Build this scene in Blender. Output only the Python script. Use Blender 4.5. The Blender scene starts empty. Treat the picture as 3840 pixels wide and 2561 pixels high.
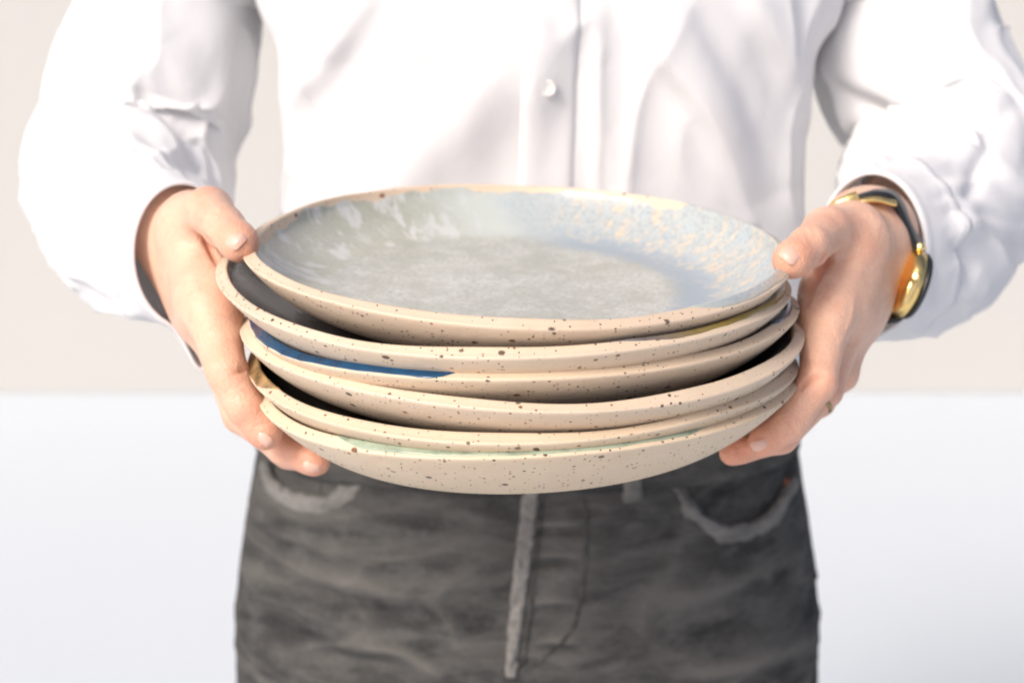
import bpy, bmesh, math, random
import numpy as np
from mathutils import Vector, Matrix
from mathutils.bvhtree import BVHTree
rng = np.random.default_rng(7); random.seed(7)
scn = bpy.context.scene
COL = scn.collection

# ------------------------------------------------------------------ camera, light, exposure
PITCH = math.radians(17.0); ZC = 1.34; FPX = 5333.0
cam = bpy.data.cameras.new('camera'); cam.lens = 50.0; cam.sensor_width = 36.0
cam.clip_start = 0.02; cam.clip_end = 200
cam.dof.use_dof = True; cam.dof.focus_distance = 0.625; cam.dof.aperture_fstop = 7.1
cam_o = bpy.data.objects.new('camera', cam); COL.objects.link(cam_o)
cam_o.location = (0, 0, ZC); cam_o.rotation_euler = (math.radians(90) - PITCH, 0, 0)
scn.camera = cam_o

SUN_DIR = Vector((-0.52, -0.62, 0.70)).normalized()
SUN_EL = math.asin(SUN_DIR.z); SUN_ROT = math.atan2(SUN_DIR.x, SUN_DIR.y)
w = bpy.data.worlds.new('World'); scn.world = w; w.use_nodes = True
wn = w.node_tree; wn.nodes.clear()
wo = wn.nodes.new('ShaderNodeOutputWorld'); wb = wn.nodes.new('ShaderNodeBackground'); ws = wn.nodes.new('ShaderNodeTexSky')
ws.sky_type = 'NISHITA'; ws.sun_disc = False; ws.sun_elevation = SUN_EL; ws.sun_rotation = SUN_ROT
ws.air_density = 0.5; ws.dust_density = 4.0; ws.ozone_density = 0.6
wb.inputs['Strength'].default_value = 0.15
wn.links.new(ws.outputs[0], wb.inputs[0]); wn.links.new(wb.outputs[0], wo.inputs[0])
sl = bpy.data.lights.new('sun', 'SUN'); sl.energy = 2.1; sl.angle = math.radians(20); sl.color = (1.0, 0.93, 0.85)
so = bpy.data.objects.new('sun', sl); COL.objects.link(so); so.location = (-3, -2, 4)
so.rotation_euler = SUN_DIR.to_track_quat('Z', 'Y').to_euler()
scn.view_settings.view_transform = 'Standard'; scn.view_settings.look = 'None'
scn.view_settings.exposure = 0.30; scn.view_settings.gamma = 1.0
scn.cycles.use_denoising = True
scn.cycles.max_bounces = 8

# ------------------------------------------------------------------ helpers
FW = np.array([0, math.cos(PITCH), -math.sin(PITCH)]); UP = np.array([0, math.sin(PITCH), math.cos(PITCH)])
CAM = np.array([0, 0, ZC])
def PX(u, v, d):
    return CAM + d * (FW + np.array([1, 0, 0]) * (u - 1920) / FPX + UP * (1280.5 - v) / FPX)
def proj(P):
    Q = P - CAM; d = Q @ FW
    return 1920 + FPX * Q[..., 0] / d, 1280.5 - FPX * (Q @ UP) / d
def tag(o, label=None, cat=None, group=None, kind=None):
    if label: o['label'] = label
    if cat: o['category'] = cat
    if group: o['group'] = group
    if kind: o['kind'] = kind
    return o
def place(o, parent):
    if parent is not None:
        o.parent = parent; o.matrix_parent_inverse = Matrix.Translation(-wloc(parent))
def wloc(o):
    v = Vector(o.location)
    p = o.parent
    return v            # every object keeps its location in world units (see place)
def mesh_obj(name, V, F, mat, parent=None, smooth=True, origin=None, attrs=None):
    V = np.asarray(V, float)
    o0 = np.zeros(3) if origin is None else np.asarray(origin, float)
    me = bpy.data.meshes.new(name)
    me.from_pydata((V - o0).tolist(), [], [tuple(int(i) for i in f) for f in F]); me.update()
    if smooth: me.polygons.foreach_set('use_smooth', [True] * len(me.polygons))
    if attrs:
        for k, a in attrs.items():
            at = me.attributes.new(k, 'FLOAT', 'POINT'); at.data.foreach_set('value', np.asarray(a, np.float32))
    if mat: me.materials.append(mat)
    o = bpy.data.objects.new(name, me); COL.objects.link(o); o.location = o0.tolist()
    if parent is not None:
        o.parent = parent; o.location = (o0 - WL[parent.name]).tolist()
    WL[o.name] = o0
    return o
WL = {}
def empty(name, loc):
    o = bpy.data.objects.new(name, None); COL.objects.link(o); o.location = loc; o.empty_display_size = .05
    WL[o.name] = np.array(loc, float); return o
def grid_faces(n, m, wrap=True, off=0, flip=False):
    """rows n, columns m (columns wrap)"""
    F = []
    for i in range(n - 1):
        for j in range(m if wrap else m - 1):
            a = off + i * m + j; b = off + i * m + (j + 1) % m; c = off + (i + 1) * m + (j + 1) % m; d = off + (i + 1) * m + j
            F.append((a, d, c, b) if flip else (a, b, c, d))
    return F
def sstep(a, b, x):
    t = np.clip((x - a) / (b - a), 0, 1); return t * t * (3 - 2 * t)
_h = rng.random((64, 64, 64)) * 2 - 1
def vnoise(P):
    P = np.asarray(P); i = np.floor(P).astype(int); f = P - i; f = f * f * (3 - 2 * f); i &= 63; j = (i + 1) & 63
    x0, y0, z0 = i[..., 0], i[..., 1], i[..., 2]; x1, y1, z1 = j[..., 0], j[..., 1], j[..., 2]
    fx, fy, fz = f[..., 0], f[..., 1], f[..., 2]
    a = _h[x0, y0, z0] * (1 - fx) + _h[x1, y0, z0] * fx; b = _h[x0, y1, z0] * (1 - fx) + _h[x1, y1, z0] * fx
    c = _h[x0, y0, z1] * (1 - fx) + _h[x1, y0, z1] * fx; d = _h[x0, y1, z1] * (1 - fx) + _h[x1, y1, z1] * fx
    return (a * (1 - fy) + b * fy) * (1 - fz) + (c * (1 - fy) + d * fy) * fz
def fbm(P, o=3):
    s = 0; a = 1
    for k in range(o): s = s + a * vnoise(np.asarray(P) * 2 ** k + 7.3 * k); a *= .5
    return s
def normals_grid(G, wrap=True):
    """normals of a (n,m,3) grid"""
    du = np.gradient(G, axis=0)
    dv = (np.roll(G, -1, 1) - np.roll(G, 1, 1)) if wrap else np.gradient(G, axis=1)
    N = np.cross(dv, du); return N / (np.linalg.norm(N, axis=-1, keepdims=True) + 1e-12)
def catmull(P, n):
    P = np.asarray(P, float); P = np.vstack([2 * P[0] - P[1], P, 2 * P[-1] - P[-2]])
    k = len(P) - 3; T = np.linspace(0, k - 1e-9, n); i = T.astype(int); t = (T - i)[:, None]
    a, b, c, d = P[i], P[i + 1], P[i + 2], P[i + 3]
    return .5 * ((2 * b) + (c - a) * t + (2 * a - 5 * b + 4 * c - d) * t ** 2 + (3 * b - a - 3 * c + d) * t ** 3)
def ridge(U, V, pts, h, wl, wr, taper=True):
    """soft cloth fold along a polyline; wl / wr are its half widths to either side"""
    pts = catmull(pts, 40); best = np.full(U.shape, 1e9); side = np.zeros(U.shape); tt = np.zeros(U.shape)
    for k in range(len(pts) - 1):
        A = pts[k]; D = pts[k + 1] - A; L = D @ D + 1e-9
        t = np.clip(((U - A[0]) * D[0] + (V - A[1]) * D[1]) / L, 0, 1)
        dx = U - A[0] - t * D[0]; dy = V - A[1] - t * D[1]; d = np.hypot(dx, dy)
        m = d < best; best = np.where(m, d, best); side = np.where(m, D[0] * dy - D[1] * dx, side)
        tt = np.where(m, (k + t) / (len(pts) - 1), tt)
    ww = np.where(side > 0, wl, wr)
    e = np.exp(-(best / ww) ** 2)
    if taper: e = e * (.25 + .75 * np.sin(np.pi * np.clip(tt, 0.04, .96)) ** .6)
    return h * e

# ---- node helper
class NT:
    def __init__(s, name):
        s.m = bpy.data.materials.new(name); s.m.use_nodes = True; s.t = s.m.node_tree
        s.b = s.t.nodes['Principled BSDF']; s.out = s.t.nodes['Material Output']
    def n(s, ty, **kw):
        x = s.t.nodes.new(ty)
        for k, v in kw.items(): setattr(x, k, v)
        return x
    def L(s, a, b): s.t.links.new(a, b)
    def val(s, sock, v):
        if hasattr(v, 'links') or isinstance(v, bpy.types.NodeSocket): s.L(v, sock)
        else: sock.default_value = v
    def math(s, op, a, b=0.0, c=0.0, clamp=False):
        x = s.n('ShaderNodeMath', operation=op); x.use_clamp = clamp
        s.val(x.inputs[0], a); s.val(x.inputs[1], b); s.val(x.inputs[2], c); return x.outputs[0]
    def ss(s, x, a, b):
        m = s.n('ShaderNodeMapRange', interpolation_type='SMOOTHSTEP'); s.val(m.inputs['Value'], x)
        if a <= b:
            m.inputs['From Min'].default_value = a; m.inputs['From Max'].default_value = b
        else:
            m.inputs['From Min'].default_value = b; m.inputs['From Max'].default_value = a
            m.inputs['To Min'].default_value = 1; m.inputs['To Max'].default_value = 0
        return m.outputs[0]
    def mix(s, f, a, b, mode='MIX'):
        x = s.n('ShaderNodeMix', data_type='RGBA', blend_type=mode)
        s.val(x.inputs[0], f)
        for i, v in ((6, a), (7, b)):
            if isinstance(v, tuple): x.inputs[i].default_value = (*v, 1) if len(v) == 3 else v
            else: s.L(v, x.inputs[i])
        return x.outputs[2]
    def obj(s): return s.n('ShaderNodeTexCoord').outputs['Object']
    def noise(s, co, sc, det=4, rough=.55, dist=0.0):
        x = s.n('ShaderNodeTexNoise'); s.L(co, x.inputs['Vector']); x.inputs['Scale'].default_value = sc
        x.inputs['Detail'].default_value = det; x.inputs['Roughness'].default_value = rough; x.inputs['Distortion'].default_value = dist
        return x.outputs['Fac']
    def scale(s, co, v):
        x = s.n('ShaderNodeMapping'); s.L(co, x.inputs[0]); x.inputs['Scale'].default_value = v; return x.outputs[0]
    def bump(s, h, dist, strength=1.0, prev=None):
        x = s.n('ShaderNodeBump'); x.inputs['Distance'].default_value = dist; x.inputs['Strength'].default_value = strength
        s.L(h, x.inputs['Height'])
        if prev is not None: s.L(prev, x.inputs['Normal'])
        return x.outputs[0]
    def P(s, **kw):
        for k, v in kw.items():
            sock = s.b.inputs[k.replace('_', ' ')]
            if isinstance(v, tuple): sock.default_value = (*v, 1) if (len(v) == 3 and sock.type == 'RGBA') else v
            else: s.val(sock, v)
        return s.m

# ------------------------------------------------------------------ surroundings
def plain(name, col, rough, sc, amt, bumpd=0.0):
    t = NT(name); co = t.obj(); n = t.noise(co, sc, 5)
    c = t.mix(n, tuple(x * (1 - amt) for x in col), tuple(min(1, x * (1 + amt)) for x in col))
    t.P(Base_Color=c, Roughness=rough)
    if bumpd: t.P(Normal=t.bump(t.noise(co, sc * 30, 3), bumpd, .5))
    return t.m
M_wall = plain('wall_plaster', (.50, .49, .465), .85, .8, .035, .002)
M_floor = plain('floor_paint', (.56, .605, .645), .6, .7, .03, .001)
WY = 3.88
V = []; F = []
nx = 48
for j, y in enumerate([-40, -4, 0, 2, WY + .3]):
    for x in np.linspace(-40, 40, nx): V.append((x, y, 0))
F = grid_faces(5, nx, wrap=False)
tag(mesh_obj('floor', V, F, M_floor, smooth=False), kind='structure')
def box(x0, x1, y0, y1, z0, z1):
    V = [(x, y, z) for z in (z0, z1) for y in (y0, y1) for x in (x0, x1)]
    F = [(0, 2, 3, 1), (4, 5, 7, 6), (0, 1, 5, 4), (2, 6, 7, 3), (0, 4, 6, 2), (1, 3, 7, 5)]
    return V, F
V, F = box(-6, 6, WY, WY + .2, .002, 3.0)
tag(mesh_obj('wall', V, F, M_wall, smooth=False), kind='structure')

# ------------------------------------------------------------------ plates
PF = [[0.00259,0.70858,1.17416,0.13686,0.01261,0.00496,0.00507,0.0024,0.00157,0.00044,-0.00413,0.00426,-0.00021,0.00061,0.0007,-0.00016,-0.00016],
[-0.00154,0.70766,1.1584,0.14172,0.02448,0.01504,-0.01329,0.003,0.00226,0.0003,-0.00455,-0.00125,0.00202,-0.00179,-0.00114,3e-05,0.00034],
[0.0047,0.70714,1.1422,0.13726,0.01755,0.0025,0.01364,0.00148,0.00266,0.00428,0.00151,-0.00477,-3e-05,-0.00129,0.00098,6e-05,0.00054],
[0.00554,0.7059,1.13334,0.14067,0.0215,-0.00598,-0.00581,0.00713,0.00327,-0.00126,-0.00097,-0.00223,0.0008,0.00072,0.00067,0.00034,-8e-05],
[0.00501,0.70453,1.11754,0.13827,0.01697,-0.00182,0.00558,0.00054,0.00332,0.00209,-0.00236,-0.00275,-0.00022,-0.00388,0.00075,-0.00035,-0.00032],
[0.00749,0.70417,1.1082,0.1376,0.01378,0.00556,0.00807,0.00308,0.00032,0.00247,0.00293,-0.00392,-0.00103,-0.00149,0.00018,0.00038,0.00043]]
PH = [.027, .027, .026, .027, .026, .0335]
def wall_power(h): return 1.95 if h > .03 else 2.7        # the bottom bowl has straighter walls
T0 = .60; RW0 = .0058; RD = .0023; TK = .0056
NTH = 420
TH = np.linspace(0, 2 * np.pi, NTH, endpoint=False)

def plate_radius(q):
    R, a2, b2, a3, b3, a4, b4 = q[3:10]
    return R * (1 + a2 * np.cos(2 * TH) + b2 * np.sin(2 * TH) + a3 * np.cos(3 * TH) + b3 * np.sin(3 * TH) + a4 * np.cos(4 * TH) + b4 * np.sin(4 * TH))
def plate_point(q, h, r, zoff):
    """r: radius array per theta; zoff added to the outer surface height"""
    tc, ts, h2c, h2s, h3c, h3s, h4 = q[10:17]
    R = plate_radius(q); t = r / R; s = np.clip((t - T0) / (1 - T0), 0, None)
    z = -h * (1 - s ** wall_power(h)) + (tc * np.cos(TH) + ts * np.sin(TH)) * t \
        + (h2c * np.cos(2 * TH) + h2s * np.sin(2 * TH) + h3c * np.cos(3 * TH) + h3s * np.sin(3 * TH) + h4 * np.cos(4 * TH)) * np.clip(t, 0, 1) ** 3
    return np.stack([r * np.cos(TH), r * np.sin(TH), z + zoff], -1)
def rim_rows(q, h, lift=0.0):
    """profile from the outer arris over the rim face and down the inside; returns list of (s, row) with s arclength like parameter"""
    R = plate_radius(q); wob = .0003 * np.sin(5 * TH + q[0] * 900) + .0002 * np.sin(11 * TH + q[3] * 500)
    rows = []
    sl = h * wall_power(h) / ((1 - T0) * q[3])
    rd = (RD + wob) * (1 + .22 * np.sin(3 * TH + q[1] * 700) + .12 * np.sin(7 * TH + q[2] * 900)); RW = RW0 * (1 + .14 * np.sin(2 * TH + q[2] * 1500) + .10 * np.sin(5 * TH + q[0] * 2000))
    # rounded outer arris, flat rim face, rounded lip
    rows.append((-.30, plate_point(q, h, R - .0009, 0.0)))
    rows.append((-.12, plate_point(q, h, R - .0002, .00015)))
    rows.append((0.0, plate_point(q, h, R + 0 * R, .0007)))
    rows.append((.10, plate_point(q, h, R - .0006, .0007 + rd * .22 + sl * .0006)))
    for f in (.25, .4, .55, .7, .85):
        rows.append((f, plate_point(q, h, R - RW * f, .0006 + rd * f + sl * RW * f + .0002 * math.sin(math.pi * f))))
    rows.append((.95, plate_point(q, h, R - RW * .97, .0004 + rd * .98 + sl * RW * .96)))
    rows.append((1.05, plate_point(q, h, R - RW * 1.08, -.0003 + rd + sl * RW * .98)))
    ri = R - RW * 1.25
    rows.append((1.2, plate_point(q, h, ri, TK + .0004)))
    for k, f in enumerate(np.linspace(0, 1, 26)[1:]):
        r = ri * (1 - f) + R * (T0 - .03) * f
        rows.append((1.2 + 3 * f, plate_point(q, h, r, TK)))
    for f in (.8, .6, .4, .2, .05):
        rows.append((4.2 + (1 - f) * 3, plate_point(q, h, R * (T0 - .03) * f, TK)))
    return rows
def build_plate(k, label, clay, glaze, edge_fn, gthick=.00045):
    q = PF[k]; h = PH[k]; org = np.array(q[:3])
    root = empty('dinner_plate', tuple(org))
    tag(root, label, 'plate', 'speckled stoneware plates held in a stack')
    R = plate_radius(q)
    rows = rim_rows(q, h)
    out = []
    base = []
    for f in (.03, .3, .5): base.append(plate_point(q, h, R * f * T0, .0012))
    rf = .50
    base.append(plate_point(q, h, R * rf, .0004)); base.append(plate_point(q, h, R * (rf + .012), -.0045))
    base.append(plate_point(q, h, R * (rf + .03), -.0052)); base.append(plate_point(q, h, R * (rf + .048), -.0045)); base.append(plate_point(q, h, R * (rf + .07), -.0002))
    for f in np.linspace(.6, .985, 26): base.append(plate_point(q, h, R * f, 0.0))
    G = np.array(base + [r for s, r in rows])
    V = G.reshape(-1, 3); V = V + org
    F = grid_faces(len(G), NTH)
    F.append(tuple(range(NTH - 1, -1, -1))); F.append(tuple(len(V) - NTH + i for i in range(NTH)))
    body = mesh_obj('clay_body', V, F, clay, root, origin=org)
    # glaze: a thin coat over the inside that stops on a wandering line at the rim
    S = np.array([s for s, r in rows]); RR = np.array([r for s, r in rows])          # (n, NTH, 3)
    e = edge_fn(TH) + .05 * np.sin(9 * TH + k) + .03 * np.sin(23 * TH + 2 * k) + .02 * np.sin(51 * TH)
    samples = np.concatenate([[0, .03, .10, .22, .4, .65, .9], 1 + np.linspace(0, 1, 46)[1:] ** 1.0 * 1])
    GG = []
    Nn = normals_grid(RR)
    if Nn[20, 0, 2] < 0: Nn = -Nn
    Smax = S[-1]
    for si, a in enumerate(np.concatenate([[0, .02, .05, .1, .16], np.linspace(.24, 1.6, 18), np.linspace(1.7, 6.9, 34)])):
        sv = e + a if a < 1.7 else e + 1.6 + (Smax - 1e-4 - e - 1.6) * (a - 1.6) / (6.9 - 1.6)
        sv = np.clip(sv, S[0], Smax - 1e-4)
        i = np.clip(np.searchsorted(S, sv) - 1, 0, len(S) - 2); f = ((sv - S[i]) / (S[i + 1] - S[i]))[:, None]
        jj = np.arange(NTH)
        P = RR[i, jj] * (1 - f) + RR[i + 1, jj] * f; NN = Nn[i, jj] * (1 - f) + Nn[i + 1, jj] * f
        NN /= np.linalg.norm(NN, axis=1, keepdims=True)
        th = gthick * (-.3 if a == 0 else min(1, (a / .12) ** .5)) * (1 + .25 * np.exp(-((a - .15) / .12) ** 2))
        GG.append(P + NN * th)
    GG = np.array(GG); V = GG.reshape(-1, 3) + org; F = grid_faces(len(GG), NTH)
    F.append(tuple(len(V) - NTH + i for i in range(NTH)))
    mesh_obj('glaze', V, F, glaze, root, origin=org)
    return root

def clay_mat(seed, tint=(1, 1, 1)):
    t = NT('speckled_clay'); co = t.obj(); mp = t.n('ShaderNodeMapping'); t.L(co, mp.inputs[0]); mp.inputs['Location'].default_value = (seed * 1.7, seed * .9, seed * .33)
    mp.inputs['Scale'].default_value = (1, 1, 1.5); c0 = mp.outputs[0]
    b = t.mix(t.noise(c0, 35, 4), tuple(x * y for x, y in zip((.64, .51, .38), tint)), tuple(x * y for x, y in zip((.73, .605, .47), tint)))
    b = t.mix(t.math('MULTIPLY', t.noise(c0, 600, 2), .25), b, (.45, .34, .23))
    b = t.mix(t.math('MULTIPLY', t.ss(t.noise(c0, 14, 3), .5, .8), .35), b, (.66, .50, .38))
    wv = t.n('ShaderNodeVectorMath', operation='ADD'); nz = t.n('ShaderNodeTexNoise'); t.L(c0, nz.inputs['Vector']); nz.inputs['Scale'].default_value = 900
    sc = t.n('ShaderNodeVectorMath', operation='SCALE'); t.L(nz.outputs['Color'], sc.inputs[0]); sc.inputs['Scale'].default_value = .0011
    t.L(c0, wv.inputs[0]); t.L(sc.outputs[0], wv.inputs[1])
    hmask = None
    for scale, rad, keep in ((120, .13, .30), (230, .13, .36), (460, .16, .35)):
        vo = t.n('ShaderNodeTexVoronoi'); t.L(wv.outputs[0], vo.inputs['Vector']); vo.inputs['Scale'].default_value = scale
        sep = t.n('ShaderNodeSeparateColor'); t.L(vo.outputs['Color'], sep.inputs[0])
        r = t.math('MULTIPLY', t.math('SUBTRACT', sep.outputs[0], 1 - keep, clamp=True), rad / keep * 2.0)
        m = t.math('LESS_THAN', vo.outputs['Distance'], r)
        m2 = t.ss(t.math('SUBTRACT', vo.outputs['Distance'], r), .05, -.05)
        m2 = t.math('MULTIPLY', m2, t.math('GREATER_THAN', r, .02))
        ink = t.mix(t.ss(sep.outputs[1], .45, .85), (.060, .035, .022), (.20, .065, .022))
        b = t.mix(t.math('MULTIPLY', m2, t.math('ADD', .80, t.math('MULTIPLY', sep.outputs[2], .20))), b, ink)
        hmask = m2 if hmask is None else t.math('MAXIMUM', hmask, m2)
    bp = t.bump(t.noise(c0, 260, 3), .0004, .35); bp = t.bump(t.noise(c0, 28, 3), .002, .5, bp)
    bp = t.bump(hmask, .0003, .5, bp)
    t.P(Base_Color=b, Roughness=t.math('ADD', .42, t.math('MULTIPLY', t.noise(c0, 60, 2), .2)), Normal=bp)
    t.b.inputs['Specular IOR Level'].default_value = .45
    t.P(Subsurface_Weight=.08); t.b.inputs['Subsurface Scale'].default_value = .002
    return t.m
def dark_glaze(name, c1, c2, rim, rimx=None, rough=.12):
    """c1,c2 interior tones, rim: colour where the glaze breaks thin over the lip"""
    t = NT(name); co = t.obj()
    b = t.mix(t.ss(t.noise(co, 45, 6, .6), .35, .65), c1, c2)
    b = t.mix(t.math('MULTIPLY', t.ss(t.noise(co, 700, 3, .7), .55, .75), .6), b, tuple(min(1, x * 2.5 + .02) for x in c2))
    sep = t.n('ShaderNodeSeparateXYZ'); t.L(co, sep.inputs[0])
    up = t.ss(sep.outputs[2], -.0035, .0015)
    b = t.mix(t.math('MULTIPLY', up, t.ss(t.noise(co, 90, 4), .2, .6)), b, rim)
    if rimx:
        b = t.mix(t.math('MULTIPLY', up, t.ss(sep.outputs[0], rimx[1], rimx[2])), b, rimx[0])
    t.P(Base_Color=b, Roughness=rough, Normal=t.bump(t.noise(co, 180, 3), .0006, .25)); t.b.inputs['Coat Weight'].default_value = .1
    return t.m
def top_glaze():
    t = NT('pale_celadon_glaze'); co = t.obj(); sep = t.n('ShaderNodeSeparateXYZ'); t.L(co, sep.inputs[0]); x, y = sep.outputs[0], sep.outputs[1]
    r = t.math('SQRT', t.math('ADD', t.math('MULTIPLY', x, x), t.math('MULTIPLY', y, y))); th = t.math('ARCTAN2', y, x)
    rn = t.math('DIVIDE', r, .1368)
    nz = t.noise(co, 30, 5, .6); nz2 = t.noise(co, 90, 6, .65); n3 = t.noise(co, 420, 4, .7)
    b = t.mix(t.ss(nz, .35, .68), (.37, .38, .335), (.48, .49, .465))
    b = t.mix(t.math('MULTIPLY', t.ss(nz2, .45, .62), .45), b, (.62, .61, .59))
    b = t.mix(t.math('MULTIPLY', t.ss(n3, .44, .60), .7), b, (.31, .315, .275))
    # radial streaks (the glaze ran down the wall)
    cmb = t.n('ShaderNodeCombineXYZ'); t.L(t.math('MULTIPLY', th, 9.0), cmb.inputs[0]); t.L(t.math('MULTIPLY', rn, 6.0), cmb.inputs[1])
    st = t.noise(cmb.outputs[0], 2.6, 5, .6, .6); st2 = t.noise(cmb.outputs[0], 1.2, 4, .6, .4)
    wall = t.ss(t.math('ADD', rn, t.math('MULTIPLY', t.math('SUBTRACT', nz2, .5), .12)), .66, .74)
    # left wall: greenish with pale runs
    left = t.ss(x, .02, -.03)
    b = t.mix(t.math('MULTIPLY', wall, t.math('MULTIPLY', left, .6)), b, (.37, .375, .30))
    b = t.mix(t.math('MULTIPLY', t.math('MULTIPLY', wall, left), t.math('MULTIPLY', t.ss(st2, .50, .60), .7)), b, (.60, .60, .60))
    # right hand side: x shifted by the angle so the field is a crescent at the back right
    sh = t.math('ADD', t.math('ADD', x, t.math('MULTIPLY', y, .42)), t.math('MULTIPLY', t.math('SUBTRACT', nz, .5), .05))
    right = t.ss(sh, .03, .08); right2 = t.ss(sh, .05, .10); back = t.ss(sh, -.03, .03)
    bm = t.math('MULTIPLY', t.math('MULTIPLY', wall, back), .85)
    b = t.mix(bm, b, (.47, .51, .49))
    blue = t.math('MULTIPLY', t.ss(t.math('ADD', rn, t.math('MULTIPLY', t.math('SUBTRACT', nz2, .5), .16)), .56, .64), right)
    b = t.mix(t.math('MULTIPLY', blue, .9), b, (.27, .33, .39))
    wr = t.math('MULTIPLY', t.ss(t.math('ADD', rn, t.math('MULTIPLY', t.math('SUBTRACT', st, .5), .35)), .70, .82), right)
    b = t.mix(t.math('MULTIPLY', wr, .85), b, (.43, .455, .44))
    b = t.mix(t.math('MULTIPLY', wr, t.math('MULTIPLY', t.ss(t.noise(co, 55, 3), .54, .64), .5)), b, (.37, .45, .50))
    b = t.mix(t.math('MULTIPLY', t.math('MULTIPLY', wr, right), t.math('MULTIPLY', right2, t.ss(st, .49, .63))), b, (.58, .48, .36))
    b = t.mix(t.math('MULTIPLY', wr, t.math('MULTIPLY', t.ss(n3, .48, .60), .6)), b, (.24, .29, .33))
    # thin brown break at the very lip
    z = t.ss(rn, .965, .985)
    b = t.mix(t.math('MULTIPLY', z, .55), b, (.42, .36, .27))
    t.P(Base_Color=b, Roughness=t.math('ADD', .24, t.math('MULTIPLY', nz2, .14)), Normal=t.bump(t.math('ADD', nz2, t.math('MULTIPLY', n3, .25)), .0008, .35))
    t.b.inputs['Specular IOR Level'].default_value = .55
    return t.m

def arc(th, a0, a1, soft=.06):
    """1 inside the angular range a0..a1 (radians, may wrap)"""
    m = (a0 + a1) / 2; hw = (a1 - a0) / 2
    d = np.abs((th - m + np.pi) % (2 * np.pi) - np.pi)
    return 1 - sstep(hw - soft, hw + soft, d)
D = math.radians
edges = [
    lambda th: 1.12 - 1.0 * arc(th, D(-50), D(38), .14),
    lambda th: 1.12 - .62 * arc(th, D(-68), D(30), .2),
    lambda th: 1.12 - 1.05 * arc(th, D(-188), D(-103), .07) - .5 * arc(th, D(-25), D(30), .1),
    lambda th: 1.12 - .35 * arc(th, D(-200), D(-165), .1),
    lambda th: 1.12 - 1.05 * arc(th, D(-200), D(-152), .09),
    lambda th: 1.12 - .85 * arc(th, D(-128), D(-52), .12),
]
labels = ['topmost plate, pale grey-green glaze with blue and cream run at one side',
          'second plate from the top, charcoal glaze inside and an olive edge near the watch hand',
          'third plate from the top, with a glossy deep blue glazed edge',
          'fourth plate from the top, dark glaze inside and a wide plain clay rim',
          'fifth plate from the top, amber glaze on its edge beside the bare-wristed hand',
          'bottom plate of the stack, deepest bowl shape with a thin sage green edge']
glz = [top_glaze(),
       dark_glaze('charcoal_glaze', (.035, .03, .03), (.07, .065, .07), (.16, .15, .16), ((.27, .19, .035), .05, .10), rough=.25),
       dark_glaze('deep_blue_glaze', (.006, .02, .05), (.01, .05, .12), (.004, .060, .145)),
       dark_glaze('black_glaze', (.018, .016, .018), (.04, .04, .045), (.10, .085, .07)),
       dark_glaze('amber_glaze', (.03, .025, .02), (.05, .045, .04), (.44, .28, .12)),
       dark_glaze('sage_glaze', (.12, .16, .12), (.2, .26, .2), (.34, .40, .30), rough=.3)]
tints = [(1, .97, .95), (1, 1, 1), (.98, .96, .93), (1, 1, 1), (.96, .95, .92), (1.05, 1.03, .98)]
for k in range(6):
    build_plate(k, labels[k], clay_mat(k + 1.3, tints[k]), glz[k], edges[k])

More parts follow.
